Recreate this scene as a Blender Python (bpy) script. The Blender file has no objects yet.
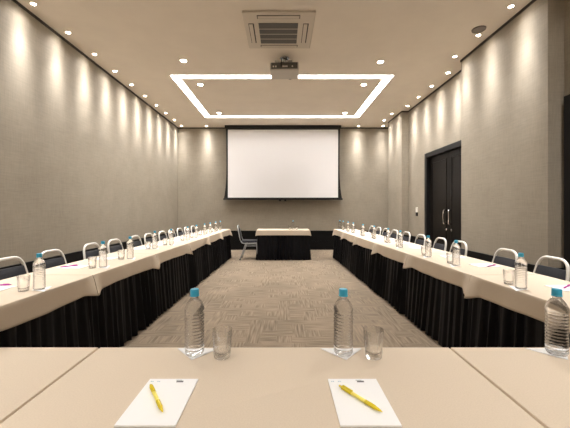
import bpy, bmesh, math, random
from mathutils import Vector, Matrix
random.seed(7)
C = bpy.context.scene.collection
PI = math.pi
CEIL, TZ, CAMZ = 3.84, 0.75, 1.28

# ------------------------------------------------------------------ materials
def mat(name, col, rough=0.6, metal=0.0, **kw):
    m = bpy.data.materials.new(name); m.use_nodes = True
    b = m.node_tree.nodes['Principled BSDF']
    b.inputs['Base Color'].default_value = (*col, 1)
    b.inputs['Roughness'].default_value = rough
    b.inputs['Metallic'].default_value = metal
    for k, v in kw.items():
        b.inputs[k.replace('_', ' ')].default_value = v
    return m

def noise_mat(name, c1, c2, scale=(40, 40, 40), rough=0.8, bump=0.1, dist=0.002, detail=4, contrast=(0.35, 0.65)):
    m = mat(name, c1, rough); nt = m.node_tree; N = nt.nodes; L = nt.links
    tc = N.new('ShaderNodeTexCoord'); mp = N.new('ShaderNodeMapping'); mp.inputs['Scale'].default_value = scale
    nz = N.new('ShaderNodeTexNoise'); nz.inputs['Scale'].default_value = 1; nz.inputs['Detail'].default_value = detail
    cr = N.new('ShaderNodeValToRGB'); cr.color_ramp.elements[0].position = contrast[0]; cr.color_ramp.elements[1].position = contrast[1]
    cr.color_ramp.elements[0].color = (*c1, 1); cr.color_ramp.elements[1].color = (*c2, 1)
    L.new(tc.outputs['Object'], mp.inputs['Vector']); L.new(mp.outputs[0], nz.inputs['Vector'])
    L.new(nz.outputs['Fac'], cr.inputs[0]); L.new(cr.outputs[0], N['Principled BSDF'].inputs['Base Color'])
    if bump:
        bp = N.new('ShaderNodeBump'); bp.inputs['Strength'].default_value = bump; bp.inputs['Distance'].default_value = dist
        L.new(nz.outputs['Fac'], bp.inputs['Height']); L.new(bp.outputs[0], N['Principled BSDF'].inputs['Normal'])
    return m

def wallpaper():
    m = mat('linen_wallpaper', (0.4, 0.35, 0.28), 0.75); nt = m.node_tree; N = nt.nodes; L = nt.links
    tc = N.new('ShaderNodeTexCoord')
    outs = []
    for sc, det in (((6, 6, 90), 3), ((90, 90, 7), 3), ((2.2, 2.2, 2.2), 4)):
        mp = N.new('ShaderNodeMapping'); mp.inputs['Scale'].default_value = sc
        nz = N.new('ShaderNodeTexNoise'); nz.inputs['Scale'].default_value = 1; nz.inputs['Detail'].default_value = det
        L.new(tc.outputs['Object'], mp.inputs['Vector']); L.new(mp.outputs[0], nz.inputs['Vector']); outs.append(nz.outputs['Fac'])
    a = N.new('ShaderNodeMath'); a.operation = 'ADD'; L.new(outs[0], a.inputs[0]); L.new(outs[1], a.inputs[1])
    b = N.new('ShaderNodeMath'); b.operation = 'ADD'; L.new(a.outputs[0], b.inputs[0]); L.new(outs[2], b.inputs[1])
    c = N.new('ShaderNodeMath'); c.operation = 'DIVIDE'; L.new(b.outputs[0], c.inputs[0]); c.inputs[1].default_value = 3
    cr = N.new('ShaderNodeValToRGB'); cr.color_ramp.elements[0].position = 0.36; cr.color_ramp.elements[1].position = 0.64
    cr.color_ramp.elements[0].color = (0.225, 0.193, 0.150, 1); cr.color_ramp.elements[1].color = (0.295, 0.255, 0.200, 1)
    L.new(c.outputs[0], cr.inputs[0]); L.new(cr.outputs[0], N['Principled BSDF'].inputs['Base Color'])
    bp = N.new('ShaderNodeBump'); bp.inputs['Strength'].default_value = 0.15; bp.inputs['Distance'].default_value = 0.003
    L.new(a.outputs[0], bp.inputs['Height']); L.new(bp.outputs[0], N['Principled BSDF'].inputs['Normal'])
    return m

def carpet():
    m = mat('woven_carpet', (0.3, 0.24, 0.18), 0.95); nt = m.node_tree; N = nt.nodes; L = nt.links
    tc = N.new('ShaderNodeTexCoord'); outs = []
    for sc in ((4, 62, 1), (62, 4, 1), (110, 110, 1), (1.6, 1.6, 1)):
        mp = N.new('ShaderNodeMapping'); mp.inputs['Scale'].default_value = sc
        nz = N.new('ShaderNodeTexNoise'); nz.inputs['Scale'].default_value = 1; nz.inputs['Detail'].default_value = 0.6
        L.new(tc.outputs['Object'], mp.inputs['Vector']); L.new(mp.outputs[0], nz.inputs['Vector']); outs.append(nz.outputs['Fac'])
    vo = N.new('ShaderNodeTexVoronoi'); vo.distance = 'CHEBYCHEV'; vo.inputs['Scale'].default_value = 6.5; vo.inputs['Randomness'].default_value = 0.3
    L.new(tc.outputs['Object'], vo.inputs['Vector'])
    sp = N.new('ShaderNodeSeparateColor'); L.new(vo.outputs['Color'], sp.inputs[0])
    gt = N.new('ShaderNodeMath'); gt.operation = 'GREATER_THAN'; gt.inputs[1].default_value = 0.5; L.new(sp.outputs[0], gt.inputs[0])
    mx = N.new('ShaderNodeMix'); L.new(gt.outputs[0], mx.inputs[0]); L.new(outs[0], mx.inputs[2]); L.new(outs[1], mx.inputs[3])
    ad = N.new('ShaderNodeMath'); ad.operation = 'MULTIPLY_ADD'; ad.inputs[1].default_value = 0.30
    L.new(outs[2], ad.inputs[0]); L.new(mx.outputs[0], ad.inputs[2])
    ad2 = N.new('ShaderNodeMath'); ad2.operation = 'MULTIPLY_ADD'; ad2.inputs[1].default_value = 0.3
    L.new(outs[3], ad2.inputs[0]); L.new(ad.outputs[0], ad2.inputs[2])
    cr = N.new('ShaderNodeValToRGB'); cr.color_ramp.elements[0].position = 0.52; cr.color_ramp.elements[1].position = 1.06
    cr.color_ramp.elements[0].color = (0.125, 0.094, 0.064, 1); cr.color_ramp.elements[1].color = (0.280, 0.218, 0.155, 1)
    L.new(ad2.outputs[0], cr.inputs[0]); L.new(cr.outputs[0], N['Principled BSDF'].inputs['Base Color'])
    bp = N.new('ShaderNodeBump'); bp.inputs['Strength'].default_value = 0.4; bp.inputs['Distance'].default_value = 0.004
    L.new(ad.outputs[0], bp.inputs['Height']); L.new(bp.outputs[0], N['Principled BSDF'].inputs['Normal'])
    return m

def emit(name, col, s):
    m = mat(name, (0.9, 0.9, 0.9), 0.4); b = m.node_tree.nodes['Principled BSDF']
    b.inputs['Emission Color'].default_value = (*col, 1); b.inputs['Emission Strength'].default_value = s
    return m

def clear(name, ior, trans, tint=(1, 1, 1)):
    m = bpy.data.materials.new(name); m.use_nodes = True; nt = m.node_tree; N = nt.nodes; L = nt.links
    N.remove(N['Principled BSDF'])
    g = N.new('ShaderNodeBsdfGlass'); g.inputs['IOR'].default_value = ior; g.inputs['Roughness'].default_value = 0.0; g.inputs['Color'].default_value = (*tint, 1)
    t = N.new('ShaderNodeBsdfTransparent'); x = N.new('ShaderNodeMixShader'); x.inputs[0].default_value = trans
    L.new(g.outputs[0], x.inputs[1]); L.new(t.outputs[0], x.inputs[2]); L.new(x.outputs[0], N['Material Output'].inputs['Surface'])
    return m

M = {
 'wall': wallpaper(), 'carpet': carpet(),
 'ceiling': noise_mat('ceiling_paint', (0.76, 0.69, 0.605), (0.79, 0.72, 0.63), (3, 3, 3), 0.9, 0),
 'black': mat('black_lacquer', (0.006, 0.006, 0.0065), 0.5),
 'blackpanel': noise_mat('black_skirting_board', (0.004, 0.004, 0.0045), (0.007, 0.007, 0.007), (4, 4, 60), 0.5, 0.05),
 'door': noise_mat('dark_veneer', (0.005, 0.004, 0.0035), (0.011, 0.009, 0.0075), (60, 60, 3), 0.3, 0.03),
 'cloth': noise_mat('beige_cloth', (0.64, 0.545, 0.435), (0.69, 0.59, 0.475), (260, 260, 260), 0.85, 0.12, 0.001),
 'skirt': noise_mat('black_skirt_fabric', (0.0035, 0.0035, 0.0045), (0.006, 0.006, 0.008), (50, 50, 8), 0.5, 0.1),
 'tube': mat('pale_grey_painted_tube', (0.8, 0.78, 0.74), 0.3, 0.1),
 'tubegrey': mat('silver_grey_tube', (0.5, 0.52, 0.54), 0.3, 0.6),
 'pad': noise_mat('charcoal_vinyl', (0.020, 0.023, 0.032), (0.032, 0.036, 0.048), (80, 80, 80), 0.45, 0.1),
 'rubber': mat('rubber', (0.02, 0.02, 0.02), 0.8),
 'laminate': mat('grey_laminate', (0.3, 0.28, 0.26), 0.5),
 'steel': mat('steel', (0.55, 0.55, 0.55), 0.25, 1.0),
 'chrome': mat('chrome', (0.8, 0.8, 0.8), 0.12, 1.0),
 'white': mat('white_plastic', (0.72, 0.67, 0.6), 0.45),
 'offwhite': mat('offwhite_plastic', (0.60, 0.54, 0.46), 0.5),
 'grille': mat('grey_grille', (0.10, 0.095, 0.088), 0.6),
 'slot': mat('dark_slot', (0.03, 0.025, 0.02), 0.7),
 'proj': mat('projector_shell', (0.52, 0.48, 0.43), 0.5),
 'speaker': mat('speaker_mesh', (0.22, 0.19, 0.17), 0.7),
 'paper': mat('white_paper', (0.93, 0.945, 0.97), 0.8),
 'napkin': noise_mat('paper_napkin', (0.90, 0.91, 0.93), (0.94, 0.95, 0.97), (300, 300, 300), 0.9, 0.1),
 'ink': mat('dark_grey_ink', (0.12, 0.12, 0.14), 0.7), 'inkblue': mat('pale_blue_ink', (0.35, 0.5, 0.62), 0.7),
 'yellow': mat('yellow_plastic', (0.9, 0.72, 0.015), 0.25, 0, Transmission_Weight=0.15),
 'yellowlight': mat('pale_yellow_plastic', (0.95, 0.82, 0.16), 0.3),
 'pink': mat('magenta_plastic', (0.45, 0.03, 0.30), 0.3),
 'cap': mat('blue_cap', (0.05, 0.42, 0.66), 0.35),
 'pet': clear('water_filled_pet', 1.33, 0.40, (0.985, 0.99, 0.995)),
 'glass': clear('drinking_glass', 1.45, 0.4),
 'screen': mat('projection_fabric', (0.72, 0.705, 0.72), 0.8),
 'lamp': emit('lamp_lens', (1.0, 0.90, 0.76), 60),
 'strip': emit('led_diffuser', (1.0, 0.98, 0.95), 10.0),
 'led_red': mat('dark_red_plastic', (0.3, 0.03, 0.02), 0.4),
}

for k_, v_ in (('skirt', .14), ('door', .18), ('black', .3), ('blackpanel', .12), ('pad', .3)):
    M[k_].node_tree.nodes['Principled BSDF'].inputs['Specular IOR Level'].default_value = v_

# ------------------------------------------------------------------ mesh helpers
def box(bm, x0, x1, y0, y1, z0, z1, bev=0.0, seg=2):
    r = bmesh.ops.create_cube(bm, size=1)
    vs = r['verts']
    for v in vs:
        v.co = Vector((x0 + (v.co.x + .5) * (x1 - x0), y0 + (v.co.y + .5) * (y1 - y0), z0 + (v.co.z + .5) * (z1 - z0)))
    if bev:
        es = list({e for v in vs for e in v.link_edges})
        bmesh.ops.bevel(bm, geom=es, offset=bev, segments=seg, profile=0.5, affect='EDGES')
    return bm

def bxs(*a, bev=0.0, seg=2):
    bm = bmesh.new()
    for q in a: box(bm, *q, bev=bev, seg=seg)
    return bm

def fillet(pts, r, n=6):
    pts = [Vector(p) for p in pts]; out = [pts[0]]
    for i in range(1, len(pts) - 1):
        a, b, c = pts[i - 1], pts[i], pts[i + 1]
        d1 = (a - b); d2 = (c - b); rr = min(r, d1.length * .49, d2.length * .49)
        p, q = b + d1.normalized() * rr, b + d2.normalized() * rr
        for k in range(n + 1):
            t = k / n; out.append((1 - t) ** 2 * p + 2 * t * (1 - t) * b + t * t * q)
    out.append(pts[-1]); return out

def tube(bm, pts, r, n=10):
    pts = [Vector(p) for p in pts]; rings = []; up = None
    for i, p in enumerate(pts):
        t = (pts[min(i + 1, len(pts) - 1)] - pts[max(i - 1, 0)]).normalized()
        if up is None:
            up = t.orthogonal().normalized()
        else:
            up = (up - t * up.dot(t)).normalized()
        s = t.cross(up)
        rr = r[i] if isinstance(r, (list, tuple)) else r
        rings.append([bm.verts.new(p + (up * math.cos(2 * PI * k / n) + s * math.sin(2 * PI * k / n)) * rr) for k in range(n)])
    for a, b in zip(rings, rings[1:]):
        for k in range(n): bm.faces.new((a[k], a[(k + 1) % n], b[(k + 1) % n], b[k]))
    bm.faces.new(rings[0][::-1]); bm.faces.new(rings[-1])
    return bm

def lathe(bm, prof, n=32, c=(0, 0, 0), closed_ends=True):
    rings = []
    for r, z in prof:
        if r < 1e-6: rings.append([bm.verts.new((c[0], c[1], c[2] + z))])
        else: rings.append([bm.verts.new((c[0] + r * math.cos(2 * PI * k / n), c[1] + r * math.sin(2 * PI * k / n), c[2] + z)) for k in range(n)])
    for a, b in zip(rings, rings[1:]):
        for k in range(n):
            k2 = (k + 1) % n
            if len(a) == 1 and len(b) == 1: continue
            if len(a) == 1: bm.faces.new((a[0], b[k2], b[k]))
            elif len(b) == 1: bm.faces.new((a[k], a[k2], b[0]))
            else: bm.faces.new((a[k], a[k2], b[k2], b[k]))
    return bm

def obj(name, bm, m, parent=None, smooth=False):
    bmesh.ops.recalc_face_normals(bm, faces=bm.faces)
    me = bpy.data.meshes.new(name); bm.to_mesh(me); bm.free()
    if smooth:
        for p in me.polygons: p.use_smooth = True
    if smooth == 'auto':
        me.set_sharp_from_angle(angle=math.radians(40))
    me.materials.append(M[m]); o = bpy.data.objects.new(name, me); C.objects.link(o); o.parent = parent
    return o

def thing(name, label, cat, loc=(0, 0, 0), rotz=0, group=None):
    o = bpy.data.objects.new(name, None); o.empty_display_size = .1; C.objects.link(o)
    o.location = loc; o.rotation_euler = (0, 0, rotz); o['label'] = label; o['category'] = cat
    if group: o['group'] = group
    return o

def tag(o, label, cat, group=None, loc=None, rotz=None):
    o['label'] = label; o['category'] = cat
    if group: o['group'] = group
    if loc is not None: o.location = loc
    if rotz is not None: o.rotation_euler = (0, 0, rotz)
    return o

def struct(name, bm, m, parent=None):
    o = obj(name, bm, m, parent)
    if parent is None: o['kind'] = 'structure'
    return o

def dup(root, loc, rotz, label, group=None):
    r = root.copy(); C.objects.link(r); r.location = loc; r.rotation_euler = (0, 0, rotz); r['label'] = label
    if group: r['group'] = group
    for ch in list(root.children):
        c = ch.copy(); C.objects.link(c); c.parent = r
        for g in list(ch.children):
            d = g.copy(); C.objects.link(d); d.parent = c
    return r

ORD = ['first', 'second', 'third', 'fourth', 'fifth', 'sixth', 'seventh', 'eighth', 'ninth', 'tenth', 'eleventh', 'twelfth',
       'thirteenth', 'fourteenth', 'fifteenth', 'sixteenth', 'seventeenth', 'eighteenth', 'nineteenth', 'twentieth', 'twenty-first']

# ------------------------------------------------------------------ room shell
Y0, Y1, XL = -2.3, 9.93, -3.27
struct('floor', bxs((-3.7, 3.7, Y0 - .3, Y1 + .3, -.1, 0)), 'carpet')
SX, SY0, SY1, SW = 2.15, 6.05, 8.87, 0.16
struct('ceiling', bxs((-3.7, 3.7, Y0 - .3, SY0, CEIL, CEIL + .1), (-3.7, 3.7, SY1, Y1 + .3, CEIL, CEIL + .1),
       (-3.7, -SX, SY0, SY1, CEIL, CEIL + .1), (SX, 3.7, SY0, SY1, CEIL, CEIL + .1),
       (-SX + SW, SX - SW, SY0 + SW, SY1 - SW, CEIL, CEIL + .1),
       (-3.7, 3.7, Y0 - .3, Y1 + .3, CEIL + .1, CEIL + .16)), 'ceiling')
struct('wall_left', bxs((-3.5, XL, Y0 - .2, Y1 + .2, 0, CEIL)), 'wall')
struct('wall_back', bxs((XL, 3.7, Y1, Y1 + .2, 0, CEIL)), 'wall')
struct('wall_front', bxs((XL, 3.7, Y0 - .2, Y0, 0, CEIL)), 'wall')
RW = [(Y0, 3.27), (3.66, 3.27), (3.66, 3.08), (5.43, 3.08), (5.43, 3.30), (8.25, 3.30), (8.25, 3.13), (9.30, 3.13), (9.30, 3.34), (Y1, 3.34)]
def follow(path, t_in, z0, z1, back=None):
    """strip that follows the right wall's steps, t_in = how far it stands off the wall"""
    bm = bmesh.new(); n = len(path); front = []
    for i, (y, x) in enumerate(path):
        dy = 0
        # at convex/concave corners keep a constant stand-off
        if 0 < i < n - 1:
            py, px = path[i - 1]; ny, nx = path[i + 1]
            step = nx if abs(ny - y) < 1e-6 else px
            if abs(ny - y) < 1e-6: dy = (-t_in if nx < x else t_in)
            else: dy = (-t_in if px > x else t_in)
        front.append((x - t_in, y + dy))
    xb = back
    lo = [bm.verts.new((x, y, z0)) for x, y in front]; hi = [bm.verts.new((x, y, z1)) for x, y in front]
    bk = [( (xb if xb is not None else path[i][1]), path[i][0]) for i in range(n)]
    blo = [bm.verts.new((x, y, z0)) for x, y in bk]; bhi = [bm.verts.new((x, y, z1)) for x, y in bk]
    for i in range(n - 1):
        bm.faces.new((lo[i], lo[i + 1], hi[i + 1], hi[i])); bm.faces.new((blo[i], bhi[i], bhi[i + 1], blo[i + 1]))
        bm.faces.new((hi[i], hi[i + 1], bhi[i + 1], bhi[i])); bm.faces.new((lo[i], blo[i], blo[i + 1], lo[i + 1]))
    bm.faces.new((lo[0], hi[0], bhi[0], blo[0])); bm.faces.new((lo[-1], blo[-1], bhi[-1], hi[-1]))
    return bm
RWD = RW[:4] + [(5.43, 3.402), (7.292, 3.402), (7.292, 3.30)] + RW[5:]
wr = follow(RWD, 0.0, 0, CEIL, 3.6)
box(wr, 3.30, 3.45, 5.40, 7.30, 2.552, CEIL); box(wr, 3.30, 3.45, 5.40, 5.436, 0, 2.552)
struct('wall_right', wr, 'wall')
BH = 0.60
def board(prefix, segs):
    struct(prefix, bxs(*segs), 'blackpanel')
t = .016
def hb(x0, x1, y0, y1, ax):   # black panel with two grooves and a cap
    g = .004; out = []
    for z0, z1, ins in ((0, .28, 0), (.28, .292, g), (.292, .575, 0), (.575, BH, -.006)):
        if ax == 'L': out.append((x0, x1 - ins, y0, y1, z0, z1))
        if ax == 'B': out.append((x0, x1, y0 + ins, y1, z0, z1))
        if ax == 'F': out.append((x0, x1, y0, y1 - ins, z0, z1))
    return out
board('baseboard_left', hb(XL, XL + t, Y0, Y1, 'L'))
board('baseboard_back', hb(XL + t, 3.34, Y1 - t, Y1, 'B'))
board('baseboard_front', hb(XL + t, 3.27, Y0, Y0 + t, 'F'))
# right side: split at the doors
bm = bmesh.new()
for (x, y0, y1) in ((3.08, 3.645, 5.445), (3.30, 7.30, 8.25), (3.13, 8.235, 9.315), (3.34, 9.315, Y1 - t), (3.27, Y0 + t, 1.94)):
    for z0, z1, ins in ((0, .28, 0), (.28, .292, .004), (.292, .575, 0), (.575, BH, -.006)):
        box(bm, x - t + ins, x, y0, y1, z0, z1)
for (x0, x1, y0, y1) in ((3.13, 3.30, 8.234, 8.25), (3.08, 3.27, 3.644, 3.66)):
    box(bm, x0, x1, y0, y1, 0, BH)
struct('baseboard_right', bm, 'blackpanel')
# black shadow reveal where walls meet the ceiling
struct('trim_1', bxs((XL, XL + .012, Y0, Y1, CEIL - .035, CEIL)), 'slot')
struct('trim_2', bxs((XL + .012, 3.34, Y1 - .012, Y1, CEIL - .035, CEIL)), 'slot')
struct('trim_3', follow(RW, .012, CEIL - .035, CEIL), 'slot')

# double doors -------------------------------------------------------------
def double_door(name, x, y0, y1, h, fd=.11, ld=.035):
    root = bpy.data.objects.new(name, None); C.objects.link(root); root['kind'] = 'structure'
    root.location = (x, (y0 + y1) / 2, 0); w = (y1 - y0) / 2; f = .11
    obj('door_frame', bxs((-fd, 0, -w, -w + f, 0, h), (-fd, 0, w - f, w, 0, h), (-fd, 0, -w + f, w - f, h - f, h), bev=.006), 'black', root)
    for s in (-1, 1):
        a, b = (0.003, w - f) if s > 0 else (-w + f, -.003)
        L = [(-.035, 0, a, b, .008, h - f)]
        for (m0, m1) in ((a + .09, a + .105), (b - .105, b - .09)): L.append((-.042, -.035, m0, m1, .12, h - f - .12))
        for z in (.12, h - f - .135): L.append((-.042, -.035, a + .09, b - .09, z, z + .015))
        leaf = obj('door_leaf', bxs(*L), 'door', root)
        hy = s * .095
        bm = bmesh.new()
        tube(bm, fillet([(-.035, hy, .98), (-.10, hy, .98), (-.10, hy + s * .02, 1.12), (-.10, hy, 1.26), (-.035, hy, 1.26)], .035), .012)
        obj('door_handle', bm, 'chrome', leaf, True)
        bm = bmesh.new(); lathe(bm, [(0, 0), (.028, 0), (.028, .010), (.012, .014), (.012, .025), (0, .025)], 20)
        bmesh.ops.transform(bm, matrix=Matrix.Translation((-.035, hy, .86)) @ Matrix.Rotation(-PI / 2, 4, 'Y'), verts=bm.verts)
        obj('door_lock', bm, 'chrome', leaf, 'auto')
    return root
double_door('door_1', 3.40, 5.44, 7.29, 2.55, .115, .035)
double_door('door_2', 3.27, 1.95, 3.62, 2.57, .045)

# ------------------------------------------------------------------ ceiling: light slot
ring = thing('cove_light', 'rectangular white light slot recessed in the ceiling before the projection screen', 'light', (0, (SY0 + SY1) / 2, CEIL))
hy = (SY1 - SY0) / 2
for a in ((-SX, SX, -hy, -hy + SW), (-SX, SX, hy - SW, hy), (-SX, -SX + SW, -hy + SW, hy - SW), (SX - SW, SX, -hy + SW, hy - SW)):
    obj('diffuser', bxs((a[0] + .002, a[1] - .002, a[2] + .002, a[3] - .002, .025, .035)), 'strip', ring)

# downlights
def make_down(name, label, group, r, power, ang, blend, tilt=0, col=(1, .975, .94), peak=0, halo=0.0):
    o = thing(name, label, 'ceiling light', group=group)
    bm = bmesh.new(); lathe(bm, [(r * .62, 0), (r * .66, -.006), (r * .95, -.006), (r, 0)], 28); obj('trim_ring', bm, 'white', o, 'auto')
    bm = bmesh.new(); lathe(bm, [(0, -.003), (r * .63, -.003), (r * .63, -.001), (0, -.001)], 28); obj('lens', bm, 'lamp', o)
    ld = bpy.data.lights.new('spot', 'SPOT'); ld.energy = power; ld.spot_size = math.radians(ang); ld.spot_blend = blend
    ld.color = col; ld.shadow_soft_size = .03
    if peak:      # lamp beam: intensity falls off as cos^n from the beam axis
        ld.use_nodes = True; nt = ld.node_tree; N = nt.nodes; L = nt.links
        tc = N.new('ShaderNodeTexCoord'); sp = N.new('ShaderNodeSeparateXYZ'); L.new(tc.outputs['Normal'], sp.inputs[0])
        ab = N.new('ShaderNodeMath'); ab.operation = 'ABSOLUTE'; L.new(sp.outputs[2], ab.inputs[0])
        pw = N.new('ShaderNodeMath'); pw.operation = 'POWER'; pw.inputs[1].default_value = peak; L.new(ab.outputs[0], pw.inputs[0])
        wd = N.new('ShaderNodeMath'); wd.operation = 'POWER'; wd.inputs[1].default_value = 4; L.new(ab.outputs[0], wd.inputs[0])
        mm = N.new('ShaderNodeMath'); mm.operation = 'MULTIPLY_ADD'; mm.inputs[1].default_value = halo
        L.new(wd.outputs[0], mm.inputs[0]); L.new(pw.outputs[0], mm.inputs[2]); L.new(mm.outputs[0], N['Emission'].inputs['Strength'])
    lo = bpy.data.objects.new('lamp', ld); C.objects.link(lo); lo.parent = o; lo.location = (0, 0, -.035); lo.rotation_euler = (0, math.radians(tilt), 0)
    return o
WP, WA = 230, 160
down0 = None
def wall_down(x, y, rz, label, group):
    global down0
    if down0 is None:
        down0 = make_down('downlight', label, group, .043, WP, WA, .3, 2, peak=28, halo=.07)
        down0.location = (x, y, CEIL); down0.rotation_euler = (0, 0, rz); return
    dup(down0, (x, y, CEIL), rz, label, group)
# left row; lamp tilts toward the wall (local -x is away)
ys = [9.72 - .6425 * k for k in range(18)]
for k, y in enumerate(ys):
    wall_down(-3.10, y, 0, ('small downlight grazing the left wall, %s from the screen wall' % ORD[k]), 'downlights along the left wall')
rr = [(3.11, 9.72), (2.95, 9.12), (2.95, 8.49), (3.12, 7.85), (3.12, 7.22), (3.12, 6.58), (3.12, 5.93), (2.90, 5.30), (2.89, 4.65), (2.89, 3.99)] + [(3.09, 3.0 - .6425 * k) for k in range(8)]
for k, (x, y) in enumerate(rr):
    wall_down(x, y, PI, ('small downlight grazing the right wall, %s from the screen wall' % ORD[k]), 'downlights along the right wall')
wall_down(-2.34, 9.75, -PI / 2, 'small downlight just left of the projection screen case', 'downlights by the screen')
wall_down(2.36, 9.75, -PI / 2, 'small downlight just right of the projection screen case', 'downlights by the screen')
big = make_down('round_downlight', 'round downlight left of the cassette vent, outside the light slot', 'round ceiling downlights', .075, 125, 120, 1.0, peak=4)
big.location = (-1.70, 5.45, CEIL)
for x, y, l in ((1.71, 5.5, 'round downlight outside the light slot, on the right'), (-1.68, 6.5, 'round downlight inside the light slot, near left corner'),
                (1.68, 6.5, 'round downlight inside the light slot, near right corner'), (-1.68, 8.43, 'round downlight inside the light slot, far left corner'),
                (1.68, 8.43, 'round downlight inside the light slot, far right corner'),
                (-1.7, 2.7, 'round downlight above the near part of the left row'), (1.7, 2.7, 'round downlight above the near part of the right row'),
                (-1.7, -.2, 'round downlight overhead, left of the camera'), (1.7, -.2, 'round downlight overhead, right of the camera'),
                (-1.9, -1.6, 'round downlight behind the camera on the left'), (1.9, -1.6, 'round downlight behind the camera on the right')):
    dup(big, (x, y, CEIL), 0, l)

# AC cassette ----------------------------------------------------------------
ac = thing('ceiling_cassette', 'square off-white air conditioning cassette with grey centre grille on the ceiling', 'air conditioner', (-.04, 4.53, CEIL))
obj('panel', bxs((-.48, .48, -.46, .46, -.03, 0), bev=.012), 'offwhite', ac)
bm = bxs((-.28, .26, -.23, .29, -.036, -.028)); obj('grille', bm, 'grille', ac)
g = ac.children[-1]
bm = bmesh.new()
for k in range(1, 4): box(bm, -.28, .26, -.23 + .13 * k - .005, -.23 + .13 * k + .005, -.039, -.036)
obj('grille_bar', bm, 'offwhite', g)
for (x0, x1, y0, y1) in ((-.29, .28, -.405, -.33), (-.29, .28, .345, .40), (-.42, -.345, -.22, .28), (.33, .405, -.22, .28)):
    s = obj('air_slot', bxs((x0, x1, y0, y1, -.033, -.0295)), 'slot', ac)
    if x1 - x0 > y1 - y0: q = (x0 + .01, x1 - .01, y0 + .008, y1 - .014, -.039, -.033)
    else: q = (x0 + .008, x1 - .016, y0 + .01, y1 - .01, -.039, -.033)
    obj('louvre', bxs(q), 'offwhite', s)

# projector ------------------------------------------------------------------
pr = thing('projector', 'grey ceiling-mounted projector hanging behind the cassette vent', 'projector', (.045, 5.36, CEIL), math.radians(-2))
obj('body', bxs((-.235, .235, -.19, .19, -.285, -.155), bev=.015, seg=3), 'proj', pr)
bd = pr.children[-1]
obj('rear_panel', bxs((-.215, .215, -.195, -.188, -.265, -.165)), 'grille', bd)
rp = bmesh.new()
for x in (-.19, -.15, -.03, .0, .03, .12): box(rp, x, x + .022, -.198, -.194, -.24, -.215)
obj('socket', rp, 'white', bd)
bm = bmesh.new(); lathe(bm, [(0, 0), (.05, 0), (.05, .05), (.042, .05), (.036, .03), (0, .03)], 28)
bmesh.ops.transform(bm, matrix=Matrix.Translation((.09, .188, -.22)) @ Matrix.Rotation(-PI / 2, 4, 'X'), verts=bm.verts); obj('lens', bm, 'black', bd, 'auto')
bm = bmesh.new(); lathe(bm, [(0, 0), (.08, 0), (.08, -.012), (.026, -.018), (.026, -.11), (0, -.11)], 24); obj('mount_pole', bm, 'steel', pr, 'auto')
obj('mount_bracket', bxs((-.11, .11, -.10, .10, -.12, -.105), (-.11, -.095, -.10, .10, -.155, -.115), (.095, .11, -.10, .10, -.155, -.115), (-.16, -.08, -.13, -.10, -.13, -.10), (.06, .13, -.14, -.11, -.135, -.10)), 'steel', pr)
bm = bmesh.new(); tube(bm, fillet([(.03, 0, -.01), (.06, -.06, -.07), (-.02, -.16, -.07), (-.05, -.215, -.10), (-.05, -.225, -.21), (-.05, -.195, -.22)], .05), .009); obj('cable', bm, 'rubber', pr, True)
# round speaker
bm = bmesh.new(); lathe(bm, [(0, -.012), (.07, -.012), (.072, -.016), (.088, -.016), (.092, 0), (0, 0)], 32)
tag(obj('ceiling_speaker', bm, 'speaker', None, 'auto'), 'round grey ceiling speaker grille beside a downlight, upper right', 'speaker', loc=(2.80, 4.495, CEIL))

# projection screen ------------------------------------------------------------
ps = thing('projection_screen', 'large white pull-down projection screen with black borders on the end wall', 'screen', (.03, 9.70, CEIL))
obj('housing', bxs((-1.78, 1.78, -.06, .06, -.095, 0), bev=.008), 'black', ps)
zt, zb = -.095, -(CEIL - CAMZ - .325)
def outline(inset, off):
    L = []; n = 14
    for k in range(n + 1):
        u = k / n; z = zt - inset * (0 if inset == 0 else 1) + (zb - zt + 2 * inset) * u if inset else zt + (zb - zt) * u
        w = 1.755 + .055 * max(0, (u - .6) / .4) ** 2.5 - .02 * math.sin(PI * u)
        L.append((w - off, z))
    return L
def sheet(name, Lw, y, th, m, par):
    bm = bmesh.new(); A = []
    for w, z in Lw: A.append([bm.verts.new((x, yy, z)) for yy in (y, y + th) for x in (-w, w)])
    for a, b in zip(A, A[1:]):
        bm.faces.new((a[0], a[1], b[1], b[0])); bm.faces.new((a[3], a[2], b[2], b[3])); bm.faces.new((a[0], b[0], b[2], a[2])); bm.faces.new((a[1], a[3], b[3], b[1]))
    bm.faces.new((A[0][0], A[0][2], A[0][3], A[0][1])); bm.faces.new((A[-1][0], A[-1][1], A[-1][3], A[-1][2]))
    return obj(name, bm, m, par)
sheet('black_border', outline(0, 0), 0, .004, 'black', ps)
sf = sheet('screen_fabric', [(1.69, zt - .03 + (zb - zt + .055) * k / 10) for k in range(11)], -.004, .003, 'screen', ps)
obj('bottom_bar', bxs((-1.83, 1.83, -.02, .025, zb - .045, zb + .005), bev=.006), 'black', ps)
for q in (-.12, .04): obj('pull_handle', bxs((q, q + .06, -.012, .012, zb - .085, zb - .045), bev=.005), 'black', ps)

# intercom on the right wall
ic = thing('wall_control', 'small white control unit on the wall left of the black double doors', 'switch', (3.30, 7.70, 1.22))
obj('plate', bxs((-.03, 0, -.035, .035, -.02, .10), bev=.004), 'white', ic)
obj('dark_cover', bxs((-.035, 0, -.028, .028, -.11, -.02), bev=.004), 'black', ic)

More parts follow.
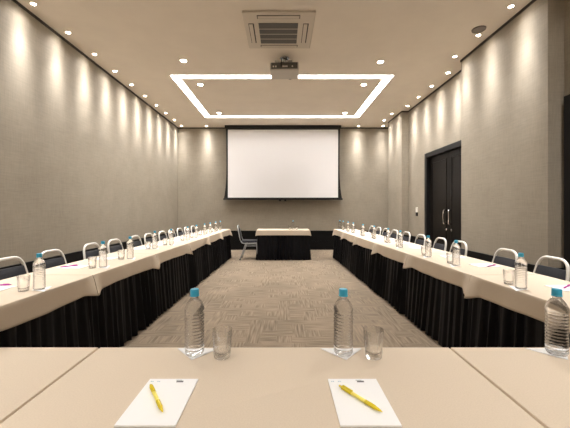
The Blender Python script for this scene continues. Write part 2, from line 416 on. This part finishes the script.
# ------------------------------------------------------------------ tables
def cloth_bm(w, l, drop, ears, seed):
    """cloth over a table: w across (x), l along (y); ears = signed x sides whose corners hang out"""
    R = random.Random(seed); bm = bmesh.new()
    hx, hy = w / 2, l / 2; pts = []      # perimeter: (x, y, nx, ny, dist to corner, side)
    nl = max(24, int(l / .02)); ns = max(16, int(w / .03))
    cs = [(hx, -hy), (hx, hy), (-hx, hy), (-hx, -hy)]
    for i in range(4):
        a, b = cs[i], cs[(i + 1) % 4]; n = nl if i in (0, 2) else ns
        nrm = [(1, 0), (0, 1), (-1, 0), (0, -1)][i]; Ls = l if i in (0, 2) else w
        for k in range(n):
            u = k / n; d = min(u, 1 - u) * Ls
            nx, ny = nrm
            if k == 0:
                pn = [(0, -1), (1, 0), (0, 1), (-1, 0)][i]; nx, ny = (nrm[0] + pn[0]) * .7, (nrm[1] + pn[1]) * .7
            pts.append((a[0] + (b[0] - a[0]) * u, a[1] + (b[1] - a[1]) * u, nx, ny, d, i, u))
    ph = [R.uniform(0, 6.28) for _ in range(8)]
    earA = [R.uniform(.7, 1.3) * (1 if len(ears) < 2 else .45) for _ in range(4)]
    rings = []
    rows = [(-.010, 0), (-.002, .0025), (.001, .010)] + [(None, drop * f) for f in (.15, .3, .45, .6, .75, .88, 1.0)]
    for (off, dz) in rows:
        ring_ = []
        for (x, y, nx, ny, d, side, u) in pts:
            tt = max(0, dz / drop); o = off if off is not None else .001
            zz = dz; ox, oy = nx, ny
            if off is None:
                if side in (0, 2):
                    s = u * l
                    wv = .004 * math.sin(s * 11 + ph[side]) + .003 * math.sin(s * 23 + ph[side + 1])
                    o += tt * (.006 + wv) if ears else 0
                    zz = dz * (1 + .06 * math.sin(s * 5 + ph[side + 2]) * tt)
                    sgn = 1 if side == 0 else -1
                    if sgn in ears:
                        corner = (0 if u < .5 else 1) + (0 if side == 0 else 2)
                        e = max(0, 1 - d / .13); e = e * e * (3 - 2 * e) * earA[corner]
                        o += tt * .050 * e; zz += tt * .035 * e
                        if d > 1e-6: oy = 0
                    else:
                        pass
                    if d < 1e-6: ox, oy = (1 if side == 0 else -1), 0
                else:
                    o = .001
                    if d < 1e-6:
                        sgn = 1 if nx > 0 else -1
                        ox, oy = sgn, 0; o += tt * .006 if ears else 0
                        if sgn in ears:
                            corner = {(1, 1): 1, (-1, 1): 2, (1, -1): 0, (-1, -1): 3}[(sgn, 1 if ny > 0 else -1)]
                            e = earA[min(corner, 3)]
                            o += tt * .050 * e; zz += tt * .035 * e
            px, py = x + ox * o, y + oy * o
            ring_.append(bm.verts.new((px, py, -zz)))
        rings.append(ring_)
    n = len(pts)
    for a, b in zip(rings, rings[1:]):
        for k in range(n): bm.faces.new((a[k], a[(k + 1) % n], b[(k + 1) % n], b[k]))
    bm.faces.new(rings[0])
    return bm

def skirt_bm(path, z0, seed, amp=.026, pitch=.105, flare=.045):
    """pleated black skirt along a path of (x, y) with the outside on the right-hand side"""
    R = random.Random(seed); bm = bmesh.new(); P = []; s = 0
    for (ax, ay), (bx_, by) in zip(path, path[1:]):
        L = math.hypot(bx_ - ax, by - ay); n = max(4, int(L / .009)); nx, ny = (by - ay) / L, -(bx_ - ax) / L
        for k in range(n + (1 if (bx_, by) == path[-1] else 0)):
            u = k / n; P.append((ax + (bx_ - ax) * u, ay + (by - ay) * u, nx, ny, s + L * u, min(u, 1 - u) * L))
        s += L
    S_ = s; ph = [R.uniform(0, 6.28) for _ in range(5)]; rings = []
    rows = [0, .08, .16, .26, .38, .5, .62, .74, .86, .95, 1.0]
    for tt in rows:
        r = []
        for (x, y, nx, ny, q, d) in P:
            w = q + .018 * math.sin(q * 9 + ph[0]) + .012 * math.sin(q * 23 + ph[1]) + .02 * tt * math.sin(q * 6 + ph[2])
            a = amp * (.18 + .82 * tt ** .7) * (.75 + .35 * math.sin(q * 7 + ph[3]))
            c = math.sin(2 * PI * w / pitch)
            c = (abs(c) ** .7) * (1 if c > 0 else -1)
            endf = min(1, (q if q < S_ / 2 else S_ - q) / .05); a *= endf
            o = a * c + a * .35 * math.sin(4 * PI * w / pitch + ph[4]) + flare * tt - .012
            r.append(bm.verts.new((x + nx * o, y + ny * o, z0 + (.006 + .008 * (1 + math.sin(q * 4 + ph[2])) * 0 - z0) * tt)))
        rings.append(r)
    for a, b in zip(rings, rings[1:]):
        for k in range(len(P) - 1): bm.faces.new((a[k], a[k + 1], b[k + 1], b[k]))
    return bm

seedc = [10]
def table(cx, cy, rot, w, l, lab, where, ears, skirt_path, drop=.14):
    """w across (local x), l along (local y)"""
    seedc[0] += 3
    t_ = thing('folding_table', 'folding table under cloth, ' + lab, 'table', (cx, cy, 0), rot, 'cloth-covered folding tables')
    obj('tabletop', bxs((-w / 2 + .006, w / 2 - .006, -l / 2 + .006, l / 2 - .006, TZ - .032, TZ - .004), bev=.004), 'laminate', t_)
    lx = ears[0] * .13 if w < l and ears else 0
    for s in (-1, 1):
        for q in (-1, 1):
            bm = bmesh.new(); X = lx + q * .08 if w < l else q * (w / 2 - .12); Yl = s * (l / 2 - .12) if w < l else s * .08
            tube(bm, [(X, Yl, 0), (X, Yl, TZ - .032)], .014, 10)
            obj('leg', bm, 'steel', t_, 'auto')
    o = obj('tablecloth', cloth_bm(w, l, drop, ears, seedc[0]), 'cloth', None, 'auto')
    tag(o, 'beige tablecloth over the ' + lab, 'tablecloth', 'beige tablecloths', (cx, cy, TZ), rot)
    sm = o.modifiers.new('solid', 'SOLIDIFY'); sm.thickness = .0015; sm.offset = -1
    if skirt_path:
        sk = obj('table_skirt', skirt_bm(skirt_path, TZ - .05, seedc[0] + 1), 'skirt', None, 'auto')
        tag(sk, 'pleated black skirt hanging from the ' + lab, 'table skirt', 'black pleated table skirts', (cx, cy, 0), rot)
        sm = sk.modifiers.new('solid', 'SOLIDIFY'); sm.thickness = .0015; sm.offset = -1
    return t_

W = .58; SL = .025; ANG = math.atan(SL)
inner = lambda y: 1.53 - SL * (y - 2.2)
joints = [1.36, 2.55, 3.74, 4.94, 6.13, 7.27, 8.38]
for side, nm in ((-1, 'left'), (1, 'right')):
    for i in range(6):
        a, b = joints[i] + .004, joints[i + 1] - .004; yc = (a + b) / 2; l = b - a
        cx = side * (inner(yc) + W / 2); h = W / 2 - .010; hl = l / 2 + .0045
        if side < 0:   # aisle is local +x ; outside must be right-hand of travel -> travel +y gives outside +x
            path = [(h, -hl), (h, hl)]
            if i == 5: path = [(h, -hl), (h, hl - .02), (-h + .05, hl - .02)]
            path = path if i < 5 else path
        else:
            path = [(-h, hl), (-h, -hl)]
            if i == 5: path = [(h - .05, hl - .02), (-h, hl - .02), (-h, -hl)]
        if side < 0 and i == 5:
            pass
        table(cx, yc, side * ANG, W, l, '%s table of the %s row, counting from the camera' % (ORD[i], nm), nm, (-side,), path)
# travelling +y: normal = (by-ay, -(bx-ax))/L = (+1, 0)  -> outside +x for the left row; far end travels -x: normal (0, +1)
FW = .61; FX = [(-2.055, -.7065), (-.6995, .6415), (.6485, 1.998)]
for (x0, x1), nm in zip(FX, ('left table of the front row nearest the camera', 'middle table of the front row nearest the camera', 'right table of the front row nearest the camera')):
    l = FW; w = x1 - x0; hx_, hy_ = w / 2 - .003, l / 2 - .010
    table((x0 + x1) / 2, 1.217 - FW / 2, 0, w, l, nm, '', (), [(hx_, hy_), (-hx_, hy_)][::-1])
# head table
table(.03, 8.20, 0, 1.34, .60, 'small head table in front of the screen', '', (-1, 1),
      [(-.640, .28), (-.640, -.275), (.640, -.275), (.640, .28)], .13)

# ------------------------------------------------------------------ chairs
def make_chair(label, group, tube_m='tube'):
    c = thing('banquet_chair', label, 'chair', group=group)
    w = .190; r = .0125
    bm = bmesh.new()
    side = lambda s: [(.20, s * w, .425), (-.17, s * w, .415), (-.225, s * w, .52), (-.295, s * .142, .858)]
    pts = side(-1) + side(1)[::-1]
    tube(bm, fillet(pts, .095, 8), r, 10); obj('back_frame', bm, tube_m, c, True)
    for s in (-1, 1):
        bm = bmesh.new(); tube(bm, fillet([(-.08, s * (w), .415), (-.10, s * (w + .01), .36), (-.22, s * (w + .02), .012)], .03), r, 10)
        L = obj('leg', bm, tube_m, c, 'auto')
        bm = bmesh.new(); lathe(bm, [(0, 0), (.016, 0), (.016, .03), (0, .03)], 12, (-.22, s * (w + .02), 0)); obj('rubber_foot', bm, 'rubber', L)
        bm = bmesh.new(); tube(bm, fillet([(.19, s * w, .42), (.195, s * (w + .01), .36), (.225, s * (w + .02), .012)], .03), r, 10)
        L = obj('leg', bm, tube_m, c, 'auto')
        bm = bmesh.new(); lathe(bm, [(0, 0), (.016, 0), (.016, .03), (0, .03)], 12, (.225, s * (w + .02), 0)); obj('rubber_foot', bm, 'rubber', L)
        bm = bmesh.new(); tube(bm, [(-.105, s * (w + .01), .355), (.195, s * (w + .01), .355)], .009, 8); obj('stretcher', bm, tube_m, c, 'auto')
    obj('seat', bxs((-.19, .215, -.19, .19, .438, .488), bev=.02, seg=3), 'pad', c, 'auto')
    # back pad between the tubes, following their lean, with an open gap above it
    bm = bmesh.new(); nz, ny = 8, 10; G = {}
    for f in (0, 1):
        for i in range(nz + 1):
            for j in range(ny + 1):
                z = .545 + (.775 - .545) * i / nz; u = j / ny * 2 - 1
                xc = -.225 - .075 * (z - .52) / .365; hw = w - .048 * max(0, z - .52) / .338 - .004
                e = max(0, 1 - abs(u) ** 6) * max(0, 1 - abs(2 * i / nz - 1) ** 6); th = .006 + .011 * e
                G[f, i, j] = bm.verts.new((xc - .012 * (1 - u * u) + (th if f else -th), u * hw, z))
    for f in (0, 1):
        for i in range(nz):
            for j in range(ny): bm.faces.new((G[f, i, j], G[f, i, j + 1], G[f, i + 1, j + 1], G[f, i + 1, j]))
    for i in range(nz):
        for j in (0, ny): bm.faces.new((G[0, i, j], G[1, i, j], G[1, i + 1, j], G[0, i + 1, j]))
    for j in range(ny):
        for i in (0, nz): bm.faces.new((G[0, i, j], G[1, i, j], G[1, i, j + 1], G[0, i, j + 1]))
    obj('backrest', bm, 'pad', c, 'auto')
    return c
chair0 = None
def chair(x, y, rz, label, group):
    global chair0
    if chair0 is None: chair0 = make_chair(label, group); chair0.location = (x, y, 0); chair0.rotation_euler = (0, 0, rz); return
    dup(chair0, (x, y, 0), rz, label, group)
LCH = [2.68, 3.17, 3.82, 4.31, 4.90, 5.36, 5.93, 6.40, 6.87, 7.34, 7.82]
RCH = [2.72, 3.26, 4.08, 4.55, 5.16, 5.72, 6.28, 6.78, 7.25, 7.74]
for k, y in enumerate(LCH):
    chair(-(inner(y) + .53), y, -ANG + random.uniform(-.025, .025), 'pale tube-frame chair along the left wall, %s from the camera' % ORD[k], 'chairs along the left row')
for k, y in enumerate(RCH):
    chair(inner(y) + .53, y, PI + ANG + random.uniform(-.025, .025), 'pale tube-frame chair along the right wall, %s from the camera' % ORD[k], 'chairs along the right row')
hc = make_chair('silver-grey tube chair standing alone, facing the end of the head table', None, 'tubegrey')
hc.location = (-.83, 8.12, 0)

# ------------------------------------------------------------------ tableware
def bottle_proto(label, group):
    b = thing('water_bottle', label, 'bottle', group=group); prof = [(0, .004), (.018, .001), (.029, .002), (.033, .008)]
    z = .012
    while z < .148:   # ribs
        prof += [(.0345, z), (.0345, z + .004), (.0325, z + .007), (.0325, z + .009)]; z += .0115
    prof += [(.0345, .153), (.0345, .166), (.0325, .175), (.027, .187), (.019, .198), (.0135, .205), (.0125, .212), (.0125, .222), (0, .222)]
    bm = bmesh.new(); lathe(bm, prof, 36); obj('body', bm, 'pet', b, 'auto')
    bm = bmesh.new(); cp = [(.013, .211), (.0165, .211), (.0165, .214), (.0155, .215), (.0155, .233), (.014, .236), (0, .236)]
    lathe(bm, cp, 28)
    lathe(bm, [(.0130, .211), (.0130, .2225), (0, .2225)], 28); obj('cap', bm, 'cap', b, 'auto')
    return b
def glass_proto(label, group):
    prof = [(0, 0), (.026, 0), (.029, .003), (.0315, .03), (.0355, .100), (.0350, .1005), (.0343, .100), (.0300, .032), (.027, .022), (.020, .017), (0, .016)]
    bm = bmesh.new(); lathe(bm, prof, 36); o = obj('drinking_glass', bm, 'glass', None, 'auto'); return tag(o, label, 'glass', group)
def napkin_proto(label, group):   # folded triangle: long edge on +y side, apex toward -y ; two layers
    bm = bmesh.new()
    for z0, z1, s in ((0, .0012, 1.0), (.0012, .0024, .97)):
        v = [(-.078 * s, .045), (.078 * s, .045), (.002, -.045 * s)]
        a = [bm.verts.new((x, y, z0)) for x, y in v]; c = [bm.verts.new((x, y, z1)) for x, y in v]
        bm.faces.new(a[::-1]); bm.faces.new(c)
        for k in range(3): bm.faces.new((a[k], a[(k + 1) % 3], c[(k + 1) % 3], c[k]))
    return tag(obj('paper_napkin', bm, 'napkin'), label, 'napkin', group)
def pad_proto(label, group):
    p = thing('notepad', label, 'notepad', group=group)
    obj('pages', bxs((-.0745, .0745, -.1055, .1055, 0, .004)), 'paper', p)
    bm = bmesh.new(); box(bm, .012, .033, .086, .094, .004, .0042); box(bm, .009, .027, .0965, .0985, .004, .0042)
    obj('printed_mark', bm, 'ink', p)
    bm = bmesh.new()
    for x in (-.066, -.061, -.046, -.041): box(bm, x, x + .003, .088, .093, .004, .0042)
    obj('printed_line', bm, 'inkblue', p)
    return p
def pen_proto(label, group, m1, m2):
    p = thing('ballpoint_pen', label, 'pen', group=group)   # lies along +y (cap end), tip -y, resting on z=0
    bm = bmesh.new(); tube(bm, [(0, -.046, .0055), (0, .030, .0055)], [.0048, .0050], 14); obj('barrel', bm, m2, p, 'auto')
    bm = bmesh.new(); tube(bm, [(0, -.074, .0055), (0, -.066, .0055), (0, -.046, .0055)], [.0008, .003, .0051], 14); obj('tip', bm, m1, p, 'auto')
    bm = bmesh.new(); tube(bm, [(0, -.05, .0055), (0, -.02, .0055)], .0055, 14); obj('grip', bm, m1, p, 'auto')
    bm = bmesh.new(); tube(bm, [(0, .028, .0055), (0, .064, .0055), (0, .066, .0055), (0, .075, .0055)], [.0055, .0055, .003, .003], 14); c = obj('cap', bm, m1, p, 'auto')
    obj('clip', bxs((-.002, .002, .026, .062, .011, .0135), (-.002, .002, .056, .062, .009, .0135)), m1, c)
    return p

first = {}
def put(kind, x, y, z, rz, label, group=None, *a):
    key = (kind,) + a
    if key not in first:
        f = {'b': bottle_proto, 'g': glass_proto, 'n': napkin_proto, 'p': pad_proto, 'y': pen_proto}[kind]
        o = f(label, group, *a) if kind == 'y' else f(label, group)
        o.location = (x, y, z); o.rotation_euler = (0, 0, rz); first[key] = o; return o
    o = dup(first[key], (x, y, z), rz, label, group); return o
T = TZ + .0006
# front row
FR = [(-1.185, 'far left'), (-.318, 'left of centre'), (.223, 'right of centre'), (1.00, 'far right')]
for x, nm in FR:
    put('n', x, 1.152, T, 0, 'white folded triangular napkin on the front table, %s' % nm, 'napkins on the front tables')
    put('b', x, 1.150, T + .0026, random.uniform(0, 6), 'water bottle with blue cap on the front table, %s' % nm, 'water bottles on the front tables')
    put('g', x + .104, 1.130, T, 0, 'empty clear drinking glass on the front table, %s' % nm, 'drinking glasses on the front tables')
put('p', -.3335, .8725, T, 0, 'white notepad under a yellow pen, left one on the front table')
put('p', .2165, .8725, T, 0, 'white notepad under a yellow pen, right one on the front table')
put('y', -.3465, .871, T + .0043, math.atan2(.087, .131), 'yellow ballpoint pen on the left notepad of the front table', None, 'yellow', 'yellowlight')
put('y', .2135, .869, T + .0043, math.atan2(.087, .119), 'yellow ballpoint pen on the right notepad of the front table', None, 'yellow', 'yellowlight')
LB = [2.07, 2.86, 3.35, 4.20, 4.65, 5.30, 5.80, 6.36, 6.80, 7.30, 7.78]
RB = [2.09, 2.94, 3.48, 4.30, 4.85, 5.55, 6.10, 6.84, 7.32, 7.85, 8.25]
BX = {-1: [1.59, 1.62, 1.61, 1.69, 1.63], 1: [1.58, 1.62, 1.61, 1.61, 1.63, 1.62]}
PENS = {(-1, 0): (-1.935, 2.16, -1.4), (-1, 1): (-1.94, 2.88, -.785), (1, 0): (1.91, 2.12, -.95), (1, 1): (1.925, 2.905, -1.035)}
for side, nm, B in ((-1, 'left', LB), (1, 'right', RB)):
    for k, y in enumerate(B):
        e = inner(y); xb = side * (BX[side][k] if k < len(BX[side]) else e + .13); o_ = ORD[k]
        put('n', xb, y + .005, T, side * 1.2, 'white napkin under the %s water bottle of the %s row from the camera' % (o_, nm), 'napkins on the %s row' % nm)
        put('b', xb, y, T + .0026, random.uniform(0, 6), '%s small water bottle along the %s row, counting from the camera' % (o_, nm), 'water bottles on the %s row' % nm)
        if y < 8.2:
            gx, gy = (xb - .078, y - .03) if side < 0 else (xb + .02, y + .14)
            put('g', gx, gy, T, 0, '%s drinking glass along the %s row, counting from the camera' % (o_, nm), 'drinking glasses on the %s row' % nm)
            py = y + .02
            put('p', side * (e + .385), py, T, -side * PI / 2 + random.uniform(-.08, .08), '%s white notepad along the %s row, counting from the camera' % (o_, nm), 'notepads on the %s row' % nm)
            if (side, k) in PENS:
                px_, py_, pr_ = PENS[side, k]
                put('y', px_, py_, T + .0043, pr_, 'magenta pen on the %s notepad of the %s row from the camera' % (o_, nm), 'magenta pens on the %s row' % nm, 'pink', 'pink')
# head table bottle + glass
put('b', .285, 8.12, T, 0, 'water bottle standing on the head table in front of the screen')
put('g', .38, 8.10, T, 0, 'drinking glass beside the bottle on the head table')
put('g', .20, 8.16, T, 0, 'drinking glass left of the bottle on the head table')

# ------------------------------------------------------------------ camera / world / view
w = bpy.data.worlds.new('world'); bpy.context.scene.world = w; w.use_nodes = True
w.node_tree.nodes['Background'].inputs[0].default_value = (1, .9, .8, 1); w.node_tree.nodes['Background'].inputs[1].default_value = 0.05
cd = bpy.data.cameras.new('camera'); cam = bpy.data.objects.new('camera', cd); C.objects.link(cam)
cam.location = (0, 0, CAMZ); cam.rotation_euler = (PI / 2, 0, 0); cd.sensor_width = 36; cd.lens = 316 / 570 * 36
cd.shift_x = 3 / 570; cd.shift_y = -5 / 570; cd.clip_start = .02
S = bpy.context.scene; S.camera = cam
S.view_settings.view_transform = 'Standard'; S.view_settings.look = 'None'; S.view_settings.gamma = 1
S.view_settings.use_curve_mapping = False; S.view_settings.exposure = 1.1
S.cycles.max_bounces = 12; S.cycles.diffuse_bounces = 6; S.cycles.transmission_bounces = 12; S.cycles.transparent_max_bounces = 24
S.cycles.sample_clamp_indirect = 4
